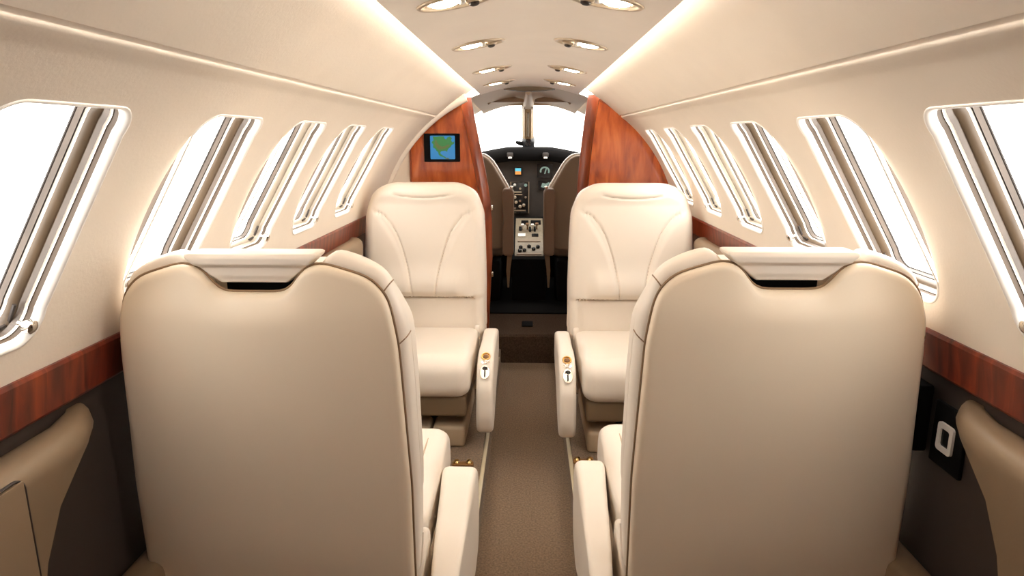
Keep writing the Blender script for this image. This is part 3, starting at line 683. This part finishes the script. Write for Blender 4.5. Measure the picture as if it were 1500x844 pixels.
# radio stack
mb = MB(); mb.rbox((-.062, 4.668, .795), (.125, .03, .225), .006, 2); rs = mb.build('radio_stack', M['gloss_black'], t, 40, SHV)
mb = MB(); mb.tube([(-.125, 4.654, .905), (.0, 4.654, .905), (.0, 4.654, .69), (-.125, 4.654, .69)], .0045, 6, True); mb.build('stack_frame', M['taupe'], rs, 40, SHV)
random.seed(11)
for i, (x, z, r, m) in enumerate([(-.098, .885, .010, 'white'), (-.022, .883, .011, 'disp_grn'), (-.06, .86, .008, 'satin'), (-.098, .80, .012, 'satin'), (-.088, .765, .011, 'satin'), (-.06, .775, .010, 'chrome'), (-.035, .745, .011, 'satin'), (-.06, .735, .012, 'satin'), (-.095, .725, .009, 'chrome'), (-.022, .80, .008, 'taupe')]):
    mb = MB(); mb.lathe([(r, 0), (r * .95, .010), (r * .6, .014), (.0005, .014)], (x, 4.653, z), (0, -1, 0), 14); mb.build('knob', M[m], rs, 40, SHV)
for x0, x1, z, m in ((-.11, -.05, .835, 'satin'), (-.10, -.045, .818, 'taupe'), (-.115, -.02, .707, 'taupe')):
    mb = MB(); mb.rbox(((x0 + x1) / 2, 4.652, z), (x1 - x0, .004, .009), .001, 1); mb.build('readout', M[m], rs, 40, SHV)

# centre pedestal with throttle levers
t = empty('centre_pedestal', (.004, 4.2, .16), 'centre pedestal with khaki control plate and throttle levers', 'pedestal'); SHV = (.004, 4.2, .16)
ya, za, yb, zb_ = 4.20, .452, 4.64, .665
mb = MB(); mb.grid_loop([[(x, ya + .01, .16), (x, ya, za - .012), (x, ya + .01, za), (x, yb, zb_), (x, yb + .03, .16)] for x in (-.105, .113)], cap0=True, cap1=True); mb.build('pedestal_body', M['black'], t, 30, SHV)
ang = math.atan2(zb_ - za, yb - ya); rot = Matrix.Rotation(ang, 3, 'X'); ln = math.hypot(yb - ya, zb_ - za)
def on(u, v, h=0.): return Vector((.004, ya + .01, za)) + rot @ Vector((u, v * ln, h))
mb = MB(); mb.rbox(on(0, .48, .003), (.186, ln * .92, .006), .003, 2, rot); mb.build('control_plate', M['pedestal'], t, 30, SHV)
for u, v in ((-.045, .64), (-.012, .66), (.022, .64), (.052, .67)):
    mb = MB(); mb.rbox(on(u, v, .024), (.010, .014, .045), .003, 2, rot); mb.rbox(on(u, v - .02, .05), (.022, .022, .016), .006, 2, rot); mb.build('throttle_lever', M['white'] if u in (.022, -.045) else M['brown'], t, 40, SHV)
for u, v, w, d, m in ((-.03, .82, .05, .045, 'black'), (.045, .82, .07, .05, 'black'), (-.06, .66, .02, .05, 'gloss_black'), (.005, .645, .016, .06, 'gloss_black'), (.038, .65, .014, .06, 'gloss_black'), (0, .055, .16, .018, 'taupe'), (.04, .50, .045, .03, 'gloss_black'), (0, .36, .15, .022, 'taupe'), (-.05, .50, .05, .04, 'white')):
    mb = MB(); mb.rbox(on(u, v, .008), (w, d, .008), .002, 1, rot); mb.build('control_module', M[m], t, 40, SHV)
for u, v in ((-.055, .20), (-.03, .13), (0, .22), (.03, .16), (.058, .21), (-.06, .12)):
    mb = MB(); ax = rot @ Vector((0, 0, 1)); mb.lathe([(.013, .004), (.0125, .018), (.008, .022), (.0005, .022)], on(u, v), ax, 14); mb.build('rotary_knob', M['gloss_black'], t, 40, SHV)
mb = MB(); mb.rbox(on(.115, .72, -.01), (.02, .13, .05), .006, 2, rot); mb.build('side_lever_box', M['instr'], t, 40, SHV)

mb = MB(); mb.rbox((0, 4.42, .165), (1.36, 1.06, .008), .003, 1); mb.build('floor_mat', M['black']); tag(bpy.data.objects['floor_mat'], 'black mat covering the flight deck floor beyond the step', 'mat')
# pilot seats seen from behind
def pilot_seat(sg, label):
    t = empty('pilot_seat', (sg * .39, 4.25, .16), label, 'seat', 'pilot seats'); SHV = (sg * .39, 4.25, .16)
    base = [(-.25, .50), (.25, .50), (.268, .88), (.215, .970), (.165, 1.055), (.115, 1.102), (-.115, 1.102), (-.165, 1.055), (-.215, .970), (-.268, .88)]
    o = rounded([(x + sg * .39, z) for x, z in base], [.05, .05, .08, .08, .08, .05, .05, .08, .08, .08], 120, 2)
    mb = MB(); slab(mb, o, (sg * .39, .8), 4.20, 4.30, .02, .03, lambda x, z, w: (x, w + (.5 - z) * .05, z), lambda x, z: .012 * (1 - min(1, ((x - sg * .39) / .26) ** 2)), None, 10)
    b = mb.build('backrest', M['taupe'], t, 50, SHV)
    edge = [p for p in o if sg * (p.x - sg * .39) < -.06 and p.y > .87]
    edge.sort(key=lambda p: math.atan2(p.y - .8, (p.x - sg * .39) * -sg))
    mb = MB(); mb.tube([(p.x - sg * .004, 4.225 + (.5 - p.y) * .05, p.y + .003) for p in edge], .009, 8); mb.build('piping', M['lip'], b, 50, SHV)
    ix = -sg * .262
    xw = sg * .39 + ix
    o2 = rounded([(xw - .035, .48), (xw + .035, .48), (xw + .037, .88), (xw + .025, .902), (xw - .025, .902), (xw - .037, .88)], [.02, .02, .02, .02, .02, .02], 70)
    mb = MB(); slab(mb, o2, (xw, .69), 4.095, 4.165, .018, .018, lambda x, z, w: (x, w, z)); a = mb.build('armrest', M['taupe2'], t, 50, SHV)
    mb = MB(); mb.rbox((xw - sg * .022, 4.12, .905), (.022, .03, .02), .006, 2); mb.build('hinge_cap', M['chrome'], a, 50, SHV)
    mb = MB(); xs = xw - sg * .012
    mb.grid_loop([[(xs - .017, 4.13, .50), (xs + .017, 4.13, .50), (xs + .017, 4.17, .50), (xs - .017, 4.17, .50)], [(xs - .012 + sg * .012, 4.13, .38), (xs + .012 + sg * .012, 4.13, .38), (xs + .012 + sg * .012, 4.17, .38), (xs - .012 + sg * .012, 4.17, .38)], [(xs - .005 + sg * .012, 4.13, .27), (xs + .006 + sg * .012, 4.13, .27), (xs + .006 + sg * .012, 4.16, .27), (xs - .005 + sg * .012, 4.16, .27)]], cap0=True, cap1=True)
    mb.build('side_strut', M['panel'], t, 30, SHV)
    mb = MB(); mb.rbox((sg * .39, 4.42, .50), (.47, .30, .12), .04, 3); mb.build('seat_cushion', M['taupe'], t, 40, SHV)
    mb = MB(); mb.rbox((sg * .39, 4.37, .30), (.42, .38, .28), .02, 2); mb.build('seat_base', M['black'], t, 40, SHV)
pilot_seat(-1, 'taupe pilot seat seen from behind in the doorway, map screen side')
pilot_seat(1, 'taupe pilot seat seen from behind in the doorway, side away from the map screen')

# standby compass on the glareshield at the foot of the post
t = empty('standby_compass', (-.004, 4.655, 1.140), 'black standby compass at the foot of the windshield post', 'compass')
mb = MB(); mb.lathe([(.040, 0), (.044, .025), (.047, .05), (.043, .072), (.028, .088), (.001, .092)], (0, 0, 0), (0, 0, 1), 18); mb.build('compass_body', M['gloss_black'], t)
mb = MB(); mb.tube([(-.01, 0, .022), (-.05, -.01, .026), (-.088, -.01, .036)], [.014, .016, .009], 8); mb.build('mount_arm', M['black'], t)

t = tag(MB().rbox((0, 0, 0), (.062, .10, .006), .002, 1).build('floor_plate', M['black']), 'small square black plate set in the carpeted flight deck step', 'floor plate'); t.location = (-.004, 3.66, .163)
mb = MB(); mb.grid_loop([[(x, 4.97, z) for x in (-.72, 0, .72)] for z in (.16, .6, 1.04)], closed=False); struct(mb.build('wall_front', M['black']), 'black forward wall under the glareshield')

# aft wall behind the viewer
mb = MB(); mb.grid_loop([[(x, Y0, z) for x in (-.80, 0, .80)] for z in (0, .75, 1.5)], closed=False); struct(mb.build('wall_back', M['wood_dark']), 'dark mahogany aft cabin wall')

# ------------------------------------------------------------------ world, camera
w = bpy.data.worlds.new('sky'); S.world = w; w.use_nodes = True
nt = w.node_tree; bg = nt.nodes['Background']; bg.inputs[0].default_value = (1, .97, .93, 1)
tc = nt.nodes.new('ShaderNodeTexCoord'); sx = nt.nodes.new('ShaderNodeSeparateXYZ'); mr = nt.nodes.new('ShaderNodeMapRange')
mr.inputs['From Min'].default_value = -1; mr.inputs['From Max'].default_value = 1
mr.inputs['To Min'].default_value = 4.5; mr.inputs['To Max'].default_value = 6.3      # overcast sky, brighter towards one side
nt.links.new(tc.outputs['Generated'], sx.inputs[0]); nt.links.new(sx.outputs['X'], mr.inputs['Value']); nt.links.new(mr.outputs[0], bg.inputs[1])

F = 970.; pitch = math.atan(219 / F); yaw = math.atan(25 / F * math.cos(pitch))
cam = bpy.data.cameras.new('camera'); co = bpy.data.objects.new('camera', cam); COL.objects.link(co)
cam.sensor_width = 36; cam.lens = F / 1500 * 36; cam.clip_start = .01
co.location = (0, 0, 1.2); co.rotation_euler = (math.pi / 2 - pitch, 0, yaw)
S.camera = co
vs = S.view_settings; vs.view_transform = 'Standard'; vs.look = 'None'; vs.gamma = 1; vs.use_curve_mapping = False; vs.exposure = 0.5
S.cycles.use_denoising = True
S.cycles.max_bounces = 14; S.cycles.diffuse_bounces = 8; S.cycles.transparent_max_bounces = 16
S.cycles.caustics_reflective = False; S.cycles.caustics_refractive = False
